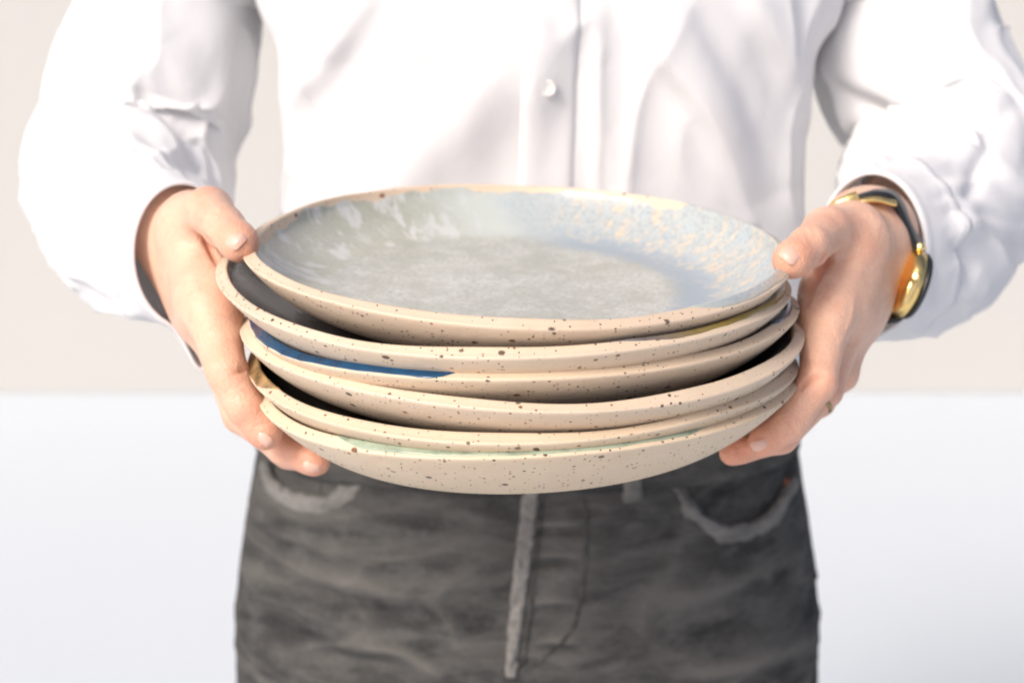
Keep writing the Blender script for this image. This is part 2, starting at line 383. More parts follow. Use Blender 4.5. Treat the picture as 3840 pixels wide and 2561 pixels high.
# ------------------------------------------------------------------ signed distance modelling for the body
def cone(P, a, b, ra, rb):
    a = np.asarray(a); b = np.asarray(b); ba = b - a; L2 = ba @ ba
    t = np.clip(((P - a) @ ba) / L2, 0, 1)
    return np.linalg.norm(P - a - t[:, None] * ba, axis=1) - (ra + (rb - ra) * t)
def ell(P, c, R, axes=None):
    Q = P - np.asarray(c)
    if axes is not None: Q = Q @ np.asarray(axes).T
    R = np.asarray(R); k0 = np.linalg.norm(Q / R, axis=1); k1 = np.linalg.norm(Q / R ** 2, axis=1)
    return k0 * (k0 - 1) / (k1 + 1e-9)
def smin(a, b, k):
    h = np.clip(k - np.abs(a - b), 0, None) / k; return np.minimum(a, b) - h * h * k * .25
def surface_net(fn, lo, hi, h, coarse=5):
    lo = np.array(lo); hi = np.array(hi); n = (np.ceil((hi - lo) / (h * coarse)).astype(int)) * coarse + 1
    cn = (n - 1) // coarse + 1
    ax = [lo[i] + np.arange(cn[i]) * h * coarse for i in range(3)]
    C = np.stack(np.meshgrid(*ax, indexing='ij'), -1).reshape(-1, 3); fc = fn(C).reshape(cn)
    Fv = np.kron(fc, np.ones((coarse,) * 3))[:n[0], :n[1], :n[2]].astype(np.float64)
    near = np.zeros(cn, bool); thr = h * coarse * 1.9; nm = np.abs(fc) < thr
    for dx in (0, 1):
        for dy in (0, 1):
            for dz in (0, 1):
                s = nm[dx:, dy:, dz:]; near[:s.shape[0], :s.shape[1], :s.shape[2]] |= s
    M = np.kron(near, np.ones((coarse,) * 3, bool))[:n[0], :n[1], :n[2]]
    I = np.argwhere(M); vals = np.empty(len(I)); X = lo + I * h
    for s in range(0, len(I), 400000): vals[s:s + 400000] = fn(X[s:s + 400000])
    Fv[M] = vals
    S = Fv < 0
    c = [S[dx:n[0] - 1 + dx, dy:n[1] - 1 + dy, dz:n[2] - 1 + dz] for dx in (0, 1) for dy in (0, 1) for dz in (0, 1)]
    tot = sum(x.astype(int) for x in c); act = (tot > 0) & (tot < 8)
    idx = -np.ones(act.shape, int); A = np.argwhere(act); idx[act] = np.arange(len(A))
    acc = np.zeros((len(A), 3)); cnt = np.zeros(len(A))
    for axis in range(3):
        o = [i for i in range(3) if i != axis]
        for p in (0, 1):
            for q in (0, 1):
                e0 = A.copy(); e0[:, o[0]] += p; e0[:, o[1]] += q; e1 = e0.copy(); e1[:, axis] += 1
                f0 = Fv[tuple(e0.T)]; f1 = Fv[tuple(e1.T)]; m = (f0 < 0) != (f1 < 0)
                t = np.where(m, f0 / (f0 - f1 + 1e-12), 0); pt = e0.astype(float); pt[:, axis] += t
                acc[m] += pt[m]; cnt[m] += 1
    Vt = lo + acc / cnt[:, None] * h
    Q = []
    for axis in range(3):
        o = [(axis + 1) % 3, (axis + 2) % 3]
        sl0 = [slice(None)] * 3; sl1 = [slice(None)] * 3; sl0[axis] = slice(0, -1); sl1[axis] = slice(1, None)
        a = S[tuple(sl0)]; b = S[tuple(sl1)]; ch = np.argwhere(a != b)
        ch = ch[(ch[:, o[0]] > 0) & (ch[:, o[1]] > 0) & (ch[:, o[0]] < n[o[0]] - 1) & (ch[:, o[1]] < n[o[1]] - 1)]
        ins = a[tuple(ch.T)]
        def cell(du, dv):
            k = ch.copy(); k[:, o[0]] -= du; k[:, o[1]] -= dv; return idx[tuple(k.T)]
        q4 = np.stack([cell(1, 1), cell(0, 1), cell(0, 0), cell(1, 0)], 1)
        q4[~ins] = q4[~ins][:, ::-1]; Q.append(q4)
    Q = np.concatenate(Q)
    return Vt, Q
def relax(V, Q, it=2, lam=.5):
    n = len(V); e = np.concatenate([Q[:, [0, 1]], Q[:, [1, 2]], Q[:, [2, 3]], Q[:, [3, 0]]])
    for _ in range(it):
        acc = np.zeros_like(V); cnt = np.zeros(n)
        for i in range(3):
            acc[:, i] = np.bincount(e[:, 0], V[e[:, 1], i], n) + np.bincount(e[:, 1], V[e[:, 0], i], n)
        cnt = np.bincount(e[:, 0], minlength=n) + np.bincount(e[:, 1], minlength=n)
        V = V + lam * (acc / np.maximum(cnt, 1)[:, None] - V)
    return V

def hand_sdf(J):
    """J: joint dict with points (x,y,z) and radii"""
    def f(P):
        W, Rw = J['wrist']; El, Re = J['elbow']
        d = cone(P, El, W, Re, Rw * .96)
        # wrist is oval: add a second rod
        W2 = W + J['wide'] * .011; d = smin(d, cone(P, El + J['wide'] * .02, W2, Re * .9, Rw * .80), .012)
        palm = None
        for nm in ('index', 'middle', 'ring', 'little'):
            m, rm = J[nm][0]
            k = {'index': -.004, 'middle': .002, 'ring': .008, 'little': .014}[nm]
            c = cone(P, W + J['wide'] * k, m, Rw * .62, rm)
            palm = c if palm is None else smin(palm, c, .026)
        tb = J['thumb']
        th = cone(P, W * .55 + tb[0][0] * .45, tb[0][0], .014, tb[0][1])
        palm = smin(palm, th, .014)
        # web between thumb and index
        wp = J['web']; palm = smin(palm, cone(P, wp[0], wp[1], wp[2], wp[3]), .014)
        d = smin(d, palm, .020)
        fing = None
        for nm in ('thumb', 'index', 'middle', 'ring', 'little'):
            ch = J[nm]; c = None
            for i in range(len(ch) - 1):
                s = cone(P, ch[i][0], ch[i + 1][0], ch[i][1], ch[i + 1][1])
                mid = (ch[i][0] + ch[i + 1][0]) / 2; rr = (ch[i][1] + ch[i + 1][1]) / 2
                c = s if c is None else smin(c, s, .0035)
            # pads: a soft pulp under the last phalanx
            a, b = ch[-2][0], ch[-1][0]; pd = J['pad'][nm]
            c = smin(c, ell(P, b * .8 + a * .2 + pd * .0015, (ch[-1][1] * 1.02,) * 3), .004)
            d = smin(d, c, .007)
        for (a, b, dep, wdt) in J.get('crease', []):
            dd = cone(P, a, b, 0, 0); d = d + dep * np.exp(-(dd / wdt) ** 2)
        for (a, b, amt, wdt) in J.get('bulge', []):
            dd = cone(P, a, b, 0, 0); d = d - amt * np.exp(-(dd / wdt) ** 2)
        return d
    return f
def A(*a): return np.array(a, float)
HL = dict(
    wrist=(PX(684, 872, .800), .0210), elbow=(PX(470, 740, .97), .034), wide=A(0, .75, -.66),
    thumb=[(PX(722, 842, .765), .0165), (PX(785, 792, .735), .0122), (PX(838, 850, .710), .0103), (PX(903, 912, .694), .0090)],
    index=[(PX(800, 1175, .733), .0136), (PX(850, 1390, .706), .0100), (PX(918, 1525, .705), .0091), (PX(995, 1628, .707), .0081)],
    middle=[(PX(785, 1200, .757), .0125), (PX(905, 1555, .738), .0093), (PX(1070, 1682, .731), .0086), (PX(1180, 1732, .724), .0074)],
    ring=[(PX(775, 1200, .780), .012), (PX(930, 1560, .765), .0088), (PX(1080, 1700, .755), .0078), (PX(1190, 1735, .748), .0068)],
    little=[(PX(760, 1180, .800), .011), (PX(890, 1480, .785), .0078), (PX(980, 1620, .775), .007), (PX(1080, 1680, .768), .006)],
    web=(PX(735, 890, .762), PX(790, 1080, .742), .0155, .0125),
    pad={'thumb': A(.3, .1, -.9), 'index': A(.8, 0, .3), 'middle': A(.3, 0, .9), 'ring': A(0, 0, 1), 'little': A(0, 0, 1)})
HR = dict(
    wrist=(PX(3250, 872, .800), .0205), elbow=(PX(3420, 770, .97), .027), wide=A(.25, .75, -.60),
    thumb=[(PX(3190, 880, .765), .0165), (PX(3098, 866, .735), .0118), (PX(3032, 926, .706), .0100), (PX(2965, 974, .692), .0088)],
    index=[(PX(3095, 1180, .733), .0128), (PX(3066, 1432, .708), .0094), (PX(2958, 1590, .708), .0084), (PX(2862, 1660, .710), .0072)],
    middle=[(PX(3160, 1190, .755), .0128), (PX(3092, 1462, .735), .0092), (PX(2930, 1640, .731), .0080), (PX(2745, 1697, .724), .0068)],
    ring=[(PX(3195, 1190, .775), .013), (PX(3150, 1400, .758), .0094), (PX(2990, 1550, .755), .0078), (PX(2870, 1640, .748), .0068)],
    little=[(PX(3205, 1170, .795), .012), (PX(3150, 1350, .785), .0085), (PX(3080, 1510, .775), .007), (PX(2980, 1590, .768), .006)],
    web=(PX(3180, 920, .762), PX(3105, 1080, .742), .0155, .0125),
    pad={'thumb': A(-.3, .1, -.9), 'index': A(-.8, 0, .3), 'middle': A(-.3, 0, .9), 'ring': A(0, 0, 1), 'little': A(0, 0, 1)})
def joint_creases(J, nm, i, side, amp=.0008):
    a, ra = J[nm][i]; b = J[nm][i + 1][0]; t = (b - a) / np.linalg.norm(b - a); sd = A(*side); sd = sd - (sd @ t) * t; sd /= np.linalg.norm(sd); w2 = np.cross(t, sd); out = []
    for k in (-1, 0, 1):
        c = a + t * (k * .0023 + .0004 * math.sin(k * 9.1)) + sd * ra * .95
        out.append((c - w2 * ra * .75 - sd * ra * .25, c + w2 * ra * .7 - sd * ra * .25, amp, .00095))
    return out
HL['crease'] = joint_creases(HL, 'thumb', 2, (-.3, -.2, .9)) + joint_creases(HL, 'index', 2, (-.9, 0, -.4)) + joint_creases(HL, 'index', 1, (-.9, -.2, .1), .0006) + [(PX(880, 1392, .700), PX(925, 1380, .700), .0012, .0016)]
HR['crease'] = joint_creases(HR, 'thumb', 2, (.3, -.2, .9)) + joint_creases(HR, 'index', 2, (.9, 0, -.4)) + joint_creases(HR, 'index', 1, (.9, -.2, .1), .0006) + [(PX(2995, 1456, .700), PX(3080, 1404, .698), .0014, .0016)]
HL['lines'] = [([(738, 868), (785, 925), (812, 985)], -.0022, 13, 13), ([(765, 905), (800, 950), (830, 1010)], -.0012, 9, 9),
    ([(880, 1397), (905, 1391), (930, 1386)], -.0012, 8, 8), ([(640, 840), (700, 1000), (760, 1180)], .0012, 45, 45), ([(700, 760), (760, 720), (830, 760)], .0010, 30, 30),
    ([(800, 805), (825, 800), (850, 790)], -.0006, 6, 6), ([(812, 822), (835, 812), (862, 800)], -.0005, 5, 5), ([(690, 1080), (720, 1130), (730, 1200)], .0006, 12, 12), ([(950, 1600), (980, 1590), (1010, 1580)], -.0005, 6, 6)]
HR['lines'] = [([(3150, 905), (3080, 1000), (3020, 1100)], -.0026, 14, 14), ([(3120, 975), (3060, 1060), (3025, 1140)], -.0012, 9, 9),
    ([(3000, 1460), (3030, 1425), (3085, 1405)], -.0014, 9, 9), ([(3300, 840), (3220, 1000), (3140, 1200)], .0014, 48, 48), ([(3345, 900), (3275, 1080), (3215, 1290)], .0012, 34, 34),
    ([(3195, 1110), (3188, 1200), (3150, 1290)], .0007, 11, 11), ([(3010, 850), (3030, 880), (3040, 910)], -.0006, 6, 6), ([(3030, 835), (3050, 865), (3060, 900)], -.0005, 6, 6),
    ([(3260, 800), (3330, 880), (3350, 960)], .0008, 14, 14), ([(2950, 1570), (2965, 1600), (2990, 1630)], -.0006, 7, 7)]
def tube_pts(ch):
    return [p for p, r in ch]
def bounds(J, m=.022):
    pts = [J['wrist'][0], J['elbow'][0]] + [p for n in ('thumb', 'index', 'middle', 'ring', 'little') for p, r in J[n]]
    pts = np.array(pts); lo = pts.min(0) - m; hi = pts.max(0) + m; hi[1] = J['wrist'][0][1] + .085; return lo, hi
parts = []; redv = []
for J in (HL, HR):
    f = hand_sdf(J); lo, hi = bounds(J); V, Q = surface_net(f, lo, hi, .00135); V = relax(V, Q, 3, .5)
    nm_ = np.zeros_like(V); fn_ = np.cross(V[Q[:, 2]] - V[Q[:, 0]], V[Q[:, 3]] - V[Q[:, 1]])
    for i_ in range(4): np.add.at(nm_, Q[:, i_], fn_)
    nm_ /= np.linalg.norm(nm_, axis=1, keepdims=True) + 1e-12
    vd_ = V - CAM; vd_ /= np.linalg.norm(vd_, axis=1, keepdims=True); fr_ = np.abs((nm_ * vd_).sum(1)); sg_ = 1.0 if np.median((nm_ * (V - J['wrist'][0])).sum(1)) > 0 else -1.0
    nm_ *= sg_; facing = sstep(0.05, .35, -(nm_ * vd_).sum(1)); U_, V_ = proj(V)
    dsp = sum(ridge(U_, V_, p_, h_, w1_, w2_) for p_, h_, w1_, w2_ in J['lines'])
    V = V + nm_ * (dsp * facing)[:, None]
    red = np.zeros(len(V)) + np.clip(-dsp * 350, 0, 1) * facing
    for nm in ('thumb', 'index', 'middle', 'ring', 'little'):
        tip = J[nm][-1][0]; d = np.linalg.norm(V - tip, axis=1); red += np.exp(-(d / .011) ** 2)
        for j in (1, 2):
            d = np.linalg.norm(V - J[nm][j][0], axis=1); red += .35 * np.exp(-(d / .012) ** 2)
    parts.append((V, Q)); redv.append(red)
# torso, arms and legs (all under the clothes)
def body_sdf(P):
    d = ell(P, (.018, 1.02, 1.20), (.135, .075, .22))
    d = smin(d, ell(P, (.012, 1.01, .93), (.155, .09, .14)), .06)
    d = smin(d, cone(P, (.02, 1.03, 1.40), (.02, 1.03, 1.50), .06, .052), .05)
    for sx, J in ((-1, HL), (1, HR)):
        sh = A(.02 + sx * .165, 1.02, 1.385); elb = PX(470, 700, 1.0) if sx < 0 else PX(3530, 660, 1.0)
        d = smin(d, cone(P, (.02, 1.03, 1.37), sh, .05, .048), .04)
        mid = PX(665, 0, 1.0) if sx < 0 else PX(3395, 0, 1.0)
        d = smin(d, cone(P, sh, mid, .046, .042), .03); d = smin(d, cone(P, mid, elb, .042, .038), .03)
        d = smin(d, cone(P, elb, J['elbow'][0], .036, .033), .02)
        W = J['wrist'][0]; E = J['elbow'][0]; d = smin(d, cone(P, E, E * .25 + W * .75, .033, .018), .01)
        hp = A(.012 + sx * .09, 1.01, .90); kn = A(.012 + sx * .10, 1.0, .50); an = A(.012 + sx * .11, 1.04, .09)
        d = smin(d, cone(P, hp, kn, .078, .05), .03); d = smin(d, cone(P, kn, an, .05, .034), .02)
        d = smin(d, cone(P, an - A(0, 0, .05), an + A(0, -.13, -.058), .036, .03), .02)
    return d
Vb, Qb = surface_net(body_sdf, (-.42, .75, -.01), (.46, 1.20, 1.56), .0085, 4)
Vall = [Vb]; Qall = [Qb]; off = len(Vb); red_all = [np.zeros(len(Vb))]
for (V, Q), r in zip(parts, redv):
    Vall.append(V); Qall.append(Q + off); off += len(V); red_all.append(r)
Vall = np.concatenate(Vall); Qall = np.concatenate(Qall); red_all = np.concatenate(red_all)

def skin_mat():
    t = NT('skin'); co = t.obj(); at = t.n('ShaderNodeAttribute'); at.attribute_name = 'redness'
    b = t.mix(t.noise(co, 60, 5, .6), (.68, .405, .285), (.765, .505, .375))
    b = t.mix(t.math('MULTIPLY', t.math('MINIMUM', at.outputs['Fac'], 1.0), .75), b, (.70, .25, .14))
    b = t.mix(t.math('MULTIPLY', t.ss(t.noise(co, 42, 4), .45, .7), .45), b, (.66, .30, .20))
    b = t.mix(t.math('MULTIPLY', t.ss(t.noise(co, 190, 4, .7), .5, .72), .35), b, (.58, .28, .19))
    vo = t.n('ShaderNodeTexVoronoi'); t.L(co, vo.inputs['Vector']); vo.inputs['Scale'].default_value = 700
    bp = t.bump(vo.outputs['Distance'], .0005, .5); bp = t.bump(t.noise(co, 150, 5, .65), .0018, .4, bp)
    t.P(Base_Color=b, Roughness=.46, Normal=bp, Subsurface_Weight=.28)
    t.b.inputs['Subsurface Radius'].default_value = (1.0, .32, .16); t.b.inputs['Subsurface Scale'].default_value = .009
    t.b.inputs['Specular IOR Level'].default_value = .42
    return t.m
M_skin = skin_mat()
PO = A(.012, 1.0, 0)
person = mesh_obj('person', Vall, Qall, M_skin, origin=PO, attrs={'redness': red_all})
tag(person, 'person in white shirt and faded black jeans holding the stack of plates', 'person')

# fingernails
M_nail = (lambda t: t.P(Base_Color=(.72, .43, .335), Roughness=.38))(NT('nail'))
M_nail.node_tree.nodes['Principled BSDF'].inputs['Coat Weight'].default_value = .12
bvh_hand = [BVHTree.FromPolygons(V.tolist(), Q.tolist()) for V, Q in parts]
def ray(bvh, u, v):
    d = Vector(PX(u, v, 1.0) - CAM).normalized(); h = bvh.ray_cast(Vector(CAM), d); return h
def nail(hand, u, v, du, dv, ln, wd, extra=(0, 0, 0)):
    """u,v the middle of the nail; (du,dv) points in the picture along the finger toward its tip"""
    h = ray(bvh_hand[hand], u, v)
    if h[0] is None: print('nail miss', u, v); return
    c = np.array(h[0]); n = np.array(h[1]); n = n + np.array(extra); n /= np.linalg.norm(n)
    ax = np.array([1, 0, 0]) * du - UP * dv; ax = ax - (ax @ n) * n; ax /= np.linalg.norm(ax); sx = np.cross(n, ax)
    G = []; m = 20; rr = np.linspace(0, 1, 8)
    for r in rr:
        row = []
        for a in np.linspace(0, 2 * np.pi, m, endpoint=False):
            ca, sa = math.cos(a), math.sin(a); e = .72
            x = np.sign(ca) * abs(ca) ** e * ln / 2 * r; y = np.sign(sa) * abs(sa) ** e * wd / 2 * r
            q = c + ax * x + sx * y - n * (y * y / (2 * wd * .62) + x * x / (2 * ln * .85))
            row.append(q + n * (.00035 if r < .88 else (.0001 if r < .95 else -.0012)))
        G.append(row)
    G = np.array(G).reshape(-1, 3)
    mesh_obj('fingernail', G, grid_faces(len(rr), m, flip=True), M_nail, person, origin=c)
nail(0, 872, 885, 1, .9, .012, .0105, (-.3, 0, .5))
nail(0, 978, 1655, .8, .8, .010, .008, (-.5, 0, -.3))
nail(0, 1165, 1764, 1, .4, .010, .007, (0, 0, -.5))
nail(1, 2975, 940, -.9, .9, .012, .0105, (.3, 0, .5))
nail(1, 2855, 1684, -1, .5, .010, .008, (.3, 0, -.5))

# ------------------------------------------------------------------ cloth materials
def cotton():
    t = NT('white_cotton'); co = t.obj()
    b = t.mix(t.noise(co, 9, 4), (.86, .86, .87), (.90, .90, .91))
    wv = t.n('ShaderNodeTexWave'); t.L(co, wv.inputs[0]); wv.inputs['Scale'].default_value = 900
    bp = t.bump(t.noise(co, 900, 2), .0003, .15); bp = t.bump(t.noise(co, 22, 4, .6), .006, .22, bp)
    t.P(Base_Color=b, Roughness=.8, Normal=bp); t.b.inputs['Sheen Weight'].default_value = .05; t.b.inputs['Specular IOR Level'].default_value = .15
    tr = t.n('ShaderNodeBsdfTranslucent'); tr.inputs[0].default_value = (.86, .84, .83, 1); mx = t.n('ShaderNodeMixShader'); mx.inputs[0].default_value = .27
    t.L(bp, tr.inputs['Normal']); t.L(t.b.outputs[0], mx.inputs[1]); t.L(tr.outputs[0], mx.inputs[2]); t.L(mx.outputs[0], t.out.inputs['Surface'])
    return t.m
M_cotton = cotton()
def denim(name='black_denim', k=1.0):
    t = NT(name); co = t.obj()
    h = t.noise(t.scale(co, (.8, 1, 3.8)), 15, 7, .68, .5); g = t.noise(t.scale(co, (1, 1, 1.6)), 42, 6, .7)
    b = t.mix(t.ss(h, .33, .67), (.036 * k, .037 * k, .038 * k), (.112 * k, .110 * k, .105 * k))
    b = t.mix(t.math('MULTIPLY', t.ss(g, .46, .68), .5), b, (.17 * k, .166 * k, .158 * k))
    fine = t.noise(t.scale(co, (1, 1, .35)), 900, 3, .7)
    b = t.mix(t.math('MULTIPLY', t.ss(fine, .46, .68), .28), b, (.19 * k, .18 * k, .165 * k))
    wear = t.n('ShaderNodeAttribute'); wear.attribute_name = 'wear'
    b = t.mix(t.math('MINIMUM', wear.outputs['Fac'], .8), b, (.25 * k, .235 * k, .215 * k))
    bp = t.bump(fine, .0005, .5); bp = t.bump(g, .003, .35, bp)
    t.P(Base_Color=b, Roughness=.95, Normal=bp); t.b.inputs['Specular IOR Level'].default_value = .12
    return t.m
M_denim = denim('black_denim', .66); M_denim2 = denim('faded_denim', 1.25)

# ------------------------------------------------------------------ shirt
def tube_surface(zs, cx, cy, a, b, n, m):
    ph = np.linspace(0, 2 * np.pi, m, endpoint=False)
    c, s = np.cos(ph), np.sin(ph)
    X = np.sign(c) * np.abs(c) ** (2 / n); Y = np.sign(s) * np.abs(s) ** (2 / n)
    G = np.stack([cx[:, None] + a[:, None] * X, cy[:, None] + b[:, None] * Y, np.repeat(zs[:, None], m, 1)], -1)
    return G
def crumple(Q, amp, sharp=2.6):
    w_ = np.stack([vnoise(Q * .7 + 11), vnoise(Q * .7 + 31), vnoise(Q * .7 + 53)], -1)
    a = np.abs(fbm(Q + 1.1 * w_, 2)); return amp * (1 - np.clip(a * 1.4, 0, 1)) ** sharp
def thick(G, t, wrap=True, N=None):
    """close an open tube grid into a shell of thickness t"""
    if N is None: N = normals_grid(G, wrap)
    n, m = G.shape[:2]; inner = G - N * t
    V = np.concatenate([G.reshape(-1, 3), inner.reshape(-1, 3)]); o = n * m
    F = grid_faces(n, m, wrap) + grid_faces(n, m, wrap, off=o, flip=True)
    for j in range(m if wrap else m - 1):
        k = (j + 1) % m
        F.append((j, o + j, o + k, k)); a = (n - 1) * m
        F.append((a + j, a + k, o + a + k, o + a + j))
    return V, F
zk = np.array([.93, .98, 1.02, 1.08, 1.14, 1.20, 1.24, 1.28, 1.34, 1.39, 1.43, 1.47, 1.50])
ak = np.array([.172, .180, .192, .188, .184, .1795, .182, .197, .200, .165, .12, .075, .062])
bk = np.array([.105, .110, .120, .118, .112, .112, .112, .110, .10, .09, .08, .068, .058])
cxk = np.array([.012, .013, .016, .020, .022, .025, .024, .024, .024, .024, .024, .024, .024])
zs = np.linspace(.93, 1.50, 260)
def interp(z, zk, k):
    c = catmull(np.stack([zk, k], 1), 400); o = np.argsort(c[:, 0]); return np.interp(z, c[o, 0], c[o, 1])
G = tube_surface(zs, interp(zs, zk, cxk), np.full(len(zs), 1.005), interp(zs, zk, ak), interp(zs, zk, bk), 2.35, 480)
N = normals_grid(G)
if N[130, 360, 1] > 0: N = -N
U, Vp = proj(G); front = sstep(-.05, .35, -(N[..., 1]))
disp = 0
for pts, h, wl, wr in [
    ([(1400, -60), (1300, 110), (1209, 243), (1106, 402), (1078, 620)], .011, 130, 60),
    ([(2010, -20), (1925, 150), (1836, 281), (1649, 496), (1461, 683), (1380, 780)], .016, 55, 190),
    ([(2340, -40), (2470, 200), (2631, 421), (2818, 820)], .013, 45, 210),
    ([(2780, -60), (2900, 150), (2990, 420)], .009, 50, 90),
    ([(1650, -60), (1560, 150), (1450, 330), (1330, 520)], .004, 70, 120),
    ([(2200, 250), (2270, 480), (2330, 700)], .004, 60, 120),
    ([(1100, -40), (1150, 120), (1200, 230)], -.006, 60, 60),
    ([(2560, -40), (2680, 180), (2800, 420), (2900, 700)], -.005, 60, 60)]:
    disp = disp + ridge(U, Vp, pts, h * .95, wl, wr)
disp = disp * front + .0045 * fbm(G * np.array([16, 16, 5.0]) + 3, 3) * (1 - .5 * front)
disp = disp + crumple(G * np.array([13, 13, 6.0]), .0042)
disp = disp - .0012
G = G + N * disp[..., None]
shirt_N = normals_grid(G)
if shirt_N[130, 360, 1] > 0: shirt_N = -shirt_N
V, F = thick(G, .0012, N=shirt_N)
shirt = mesh_obj('shirt', V, F, M_cotton, person, origin=PO)
bvh_shirt = BVHTree.FromPolygons(V.tolist(), F)

def strip(name, bvh, pts, width, height, mat, parent, n=60, m=9, wear=None, edge=.0008, jit=0.0, lift=0.0):
    """raised band of cloth laid along a line on a surface; pts are seen points (u,v)"""
    c = catmull(pts, n); P = []; N = []
    for u, v in c:
        h = ray(bvh, u, v)
        if h[0] is None: continue
        nn = np.array(h[1]); P.append(np.array(h[0])); N.append(nn if nn @ (np.array(h[0]) - CAM) < 0 else -nn)
    if len(P) < 3: print('strip miss', name); return None
    P = np.array(P); N = np.array(N)
    for _ in range(3):
        N[1:-1] = (N[:-2] + 2 * N[1:-1] + N[2:]); N /= np.linalg.norm(N, axis=1, keepdims=True)
        P[1:-1] = (P[:-2] + 2 * P[1:-1] + P[2:]) / 4
    T = np.gradient(P, axis=0); T /= np.linalg.norm(T, axis=1, keepdims=True); S = np.cross(N, T)
    n = len(P); wd = width(np.linspace(0, 1, n)) if callable(width) else np.full(n, width)
    rows = []
    for i in range(n):
        row = []
        for j, x in enumerate(np.linspace(-1, 1, m)):
            p = P[i] + S[i] * x * wd[i] / 2 + N[i] * .02
            q = bvh.ray_cast(Vector(p), Vector(-N[i])); b = np.array(q[0]) if q[0] is not None else P[i] + S[i] * x * wd[i] / 2
            prof = (1 - abs(x) ** 6) if abs(x) < .999 else -.4
            row.append(b + N[i] * (lift + height * prof + (jit * vnoise(b * 260) if abs(x) < .99 else 0)))
        rows.append(row)
    G = np.array(rows)
    # end caps dip below the surface
    G[0] -= N[0] * height * 1.3; G[-1] -= N[-1] * height * 1.3
    at = None
    if wear is not None: at = {'wear': np.repeat(np.full(n, wear), m) * (.5 + .5 * np.abs(vnoise(G.reshape(-1, 3) * 300)))}
    return mesh_obj(name, G.reshape(-1, 3), grid_faces(n, m, False, flip=True), mat, parent, origin=G.reshape(-1, 3).mean(0), attrs=at)
strip('placket', bvh_shirt, [(2068, -60), (2068, 150), (2058, 350), (2048, 560), (2045, 760), (2045, 900)], .0345, .0020, M_cotton, shirt, m=17, lift=.0014)

M_button = (lambda t: t.P(Base_Color=(.70, .68, .65), Roughness=.8))(NT('pearl_button'))
def disc(name, c, n, r, th, mat, parent, holes=True, seg=32):
    n = n / np.linalg.norm(n); a = np.cross(n, [0, 0, 1]); a /= np.linalg.norm(a); b = np.cross(n, a)
    prof = [(0.02, .55), (.35, .5), (.6, .55), (.75, 1), (.92, .95), (1, .5), (.95, 0), (.3, 0)]
    V = [c + (a * math.cos(t) + b * math.sin(t)) * r * pr + n * th * pz for pr, pz in prof for t in np.linspace(0, 2 * np.pi, seg, endpoint=False)]
    F = grid_faces(len(prof), seg); F.append(tuple(range(seg)))
    return mesh_obj(name, V, F, mat, parent, origin=c)
h = ray(bvh_shirt, 2055, 330)
if h[0] is not None: disc('button', np.array(h[0]) + np.array([0, -.0034, 0]), np.array([-.02, -1, .0]), .0052, .0015, M_button, shirt)

# sleeves
def sleeve(sections, sx, folds, cuffpts, seed):
    """sections: (point, a, b) from shoulder to cuff"""
    n = 240; m = 200
    C = catmull([s[0] for s in sections], n); Aa = catmull([[s[1], s[2]] for s in sections], n)
    T = np.gradient(C, axis=0); T /= np.linalg.norm(T, axis=1, keepdims=True)
    for _ in range(12): T[1:-1] = (T[:-2] + T[1:-1] + T[2:]) / 3
    T /= np.linalg.norm(T, axis=1, keepdims=True)
    X = np.array([1.0, 0, 0]) - T * T[:, :1]; X /= np.linalg.norm(X, axis=1, keepdims=True); B = np.cross(T, X)
    ph = np.linspace(0, 2 * np.pi, m, endpoint=False)
    G = C[:, None] + Aa[:, :1, None] * np.cos(ph)[None, :, None] * X[:, None] + Aa[:, 1:, None] * np.sin(ph)[None, :, None] * B[:, None]
    N = G - C[:, None]; N /= np.linalg.norm(N, axis=-1, keepdims=True)
    U, Vp = proj(G); vd = G - CAM; vd /= np.linalg.norm(vd, axis=-1, keepdims=True)
    front = sstep(-.1, .4, -(N * vd).sum(-1))
    tt = np.linspace(0, 1, n)[:, None]
    disp = 0
    for pts, h, wl, wr in folds: disp = disp + ridge(U, Vp, pts, h * .8, wl, wr)
    disp = disp * front * sstep(1.0, .9, tt)
    aniso = .0042 * fbm(np.stack([np.cos(ph)[None] * 1.3 + 0 * tt, np.sin(ph)[None] * 1.3 + 0 * tt, tt * 6 + 0 * ph[None]], -1) + seed, 2)
    disp = disp + aniso * sstep(1.0, .85, tt) * (.6 + .8 * np.exp(-((tt - .55) / .2) ** 2))
    cr = np.stack([np.cos(ph)[None] * 1.7 + 0 * tt, np.sin(ph)[None] * 1.7 + 0 * tt, tt * 8 + 0 * ph[None]], -1) + seed * 2.1
    disp = disp + (crumple(cr * np.array([1, 1, .7]), .0062, 1.8) - .0020) * sstep(.95, .8, tt) * (.5 + .7 * np.exp(-((tt - .6) / .22) ** 2))
    gath = np.sin(ph * 17 + 1.5 * np.sin(ph * 3 + seed) + 5 * fbm(cr * .6, 2)) * .0009 + np.sin(ph * 7 + seed + 2 * fbm(cr * .5, 1)) * .0016
    disp = disp + gath * sstep(.62, .86, tt) * sstep(.97, .89, tt)
    G2 = G + N * disp[..., None]
    N2 = normals_grid(G2); N2 = N2 * np.sign((N2 * N).sum(-1, keepdims=True)); N = np.where((tt < .97)[..., None], N * .5 + N2 * .5, N); N /= np.linalg.norm(N, axis=-1, keepdims=True)
    return G2, N, C, X, B, T
sho = A(-.150, 1.01, 1.40)
LS = [(sho, .062, .07), (PX(690, -120, 1.0), .062, .065), (PX(647, 20, 1.0), .0625, .065), (PX(610, 220, 1.0), .069, .068), (PX(545, 450, 1.0), .067, .067),
      (PX(516, 640, .985), .070, .065), (PX(516, 785, .94), .063, .058), (PX(530, 880, .885), .049, .051), (PX(620, 935, .835), .036, .043), (PX(690, 958, .778), .0268, .0388)]
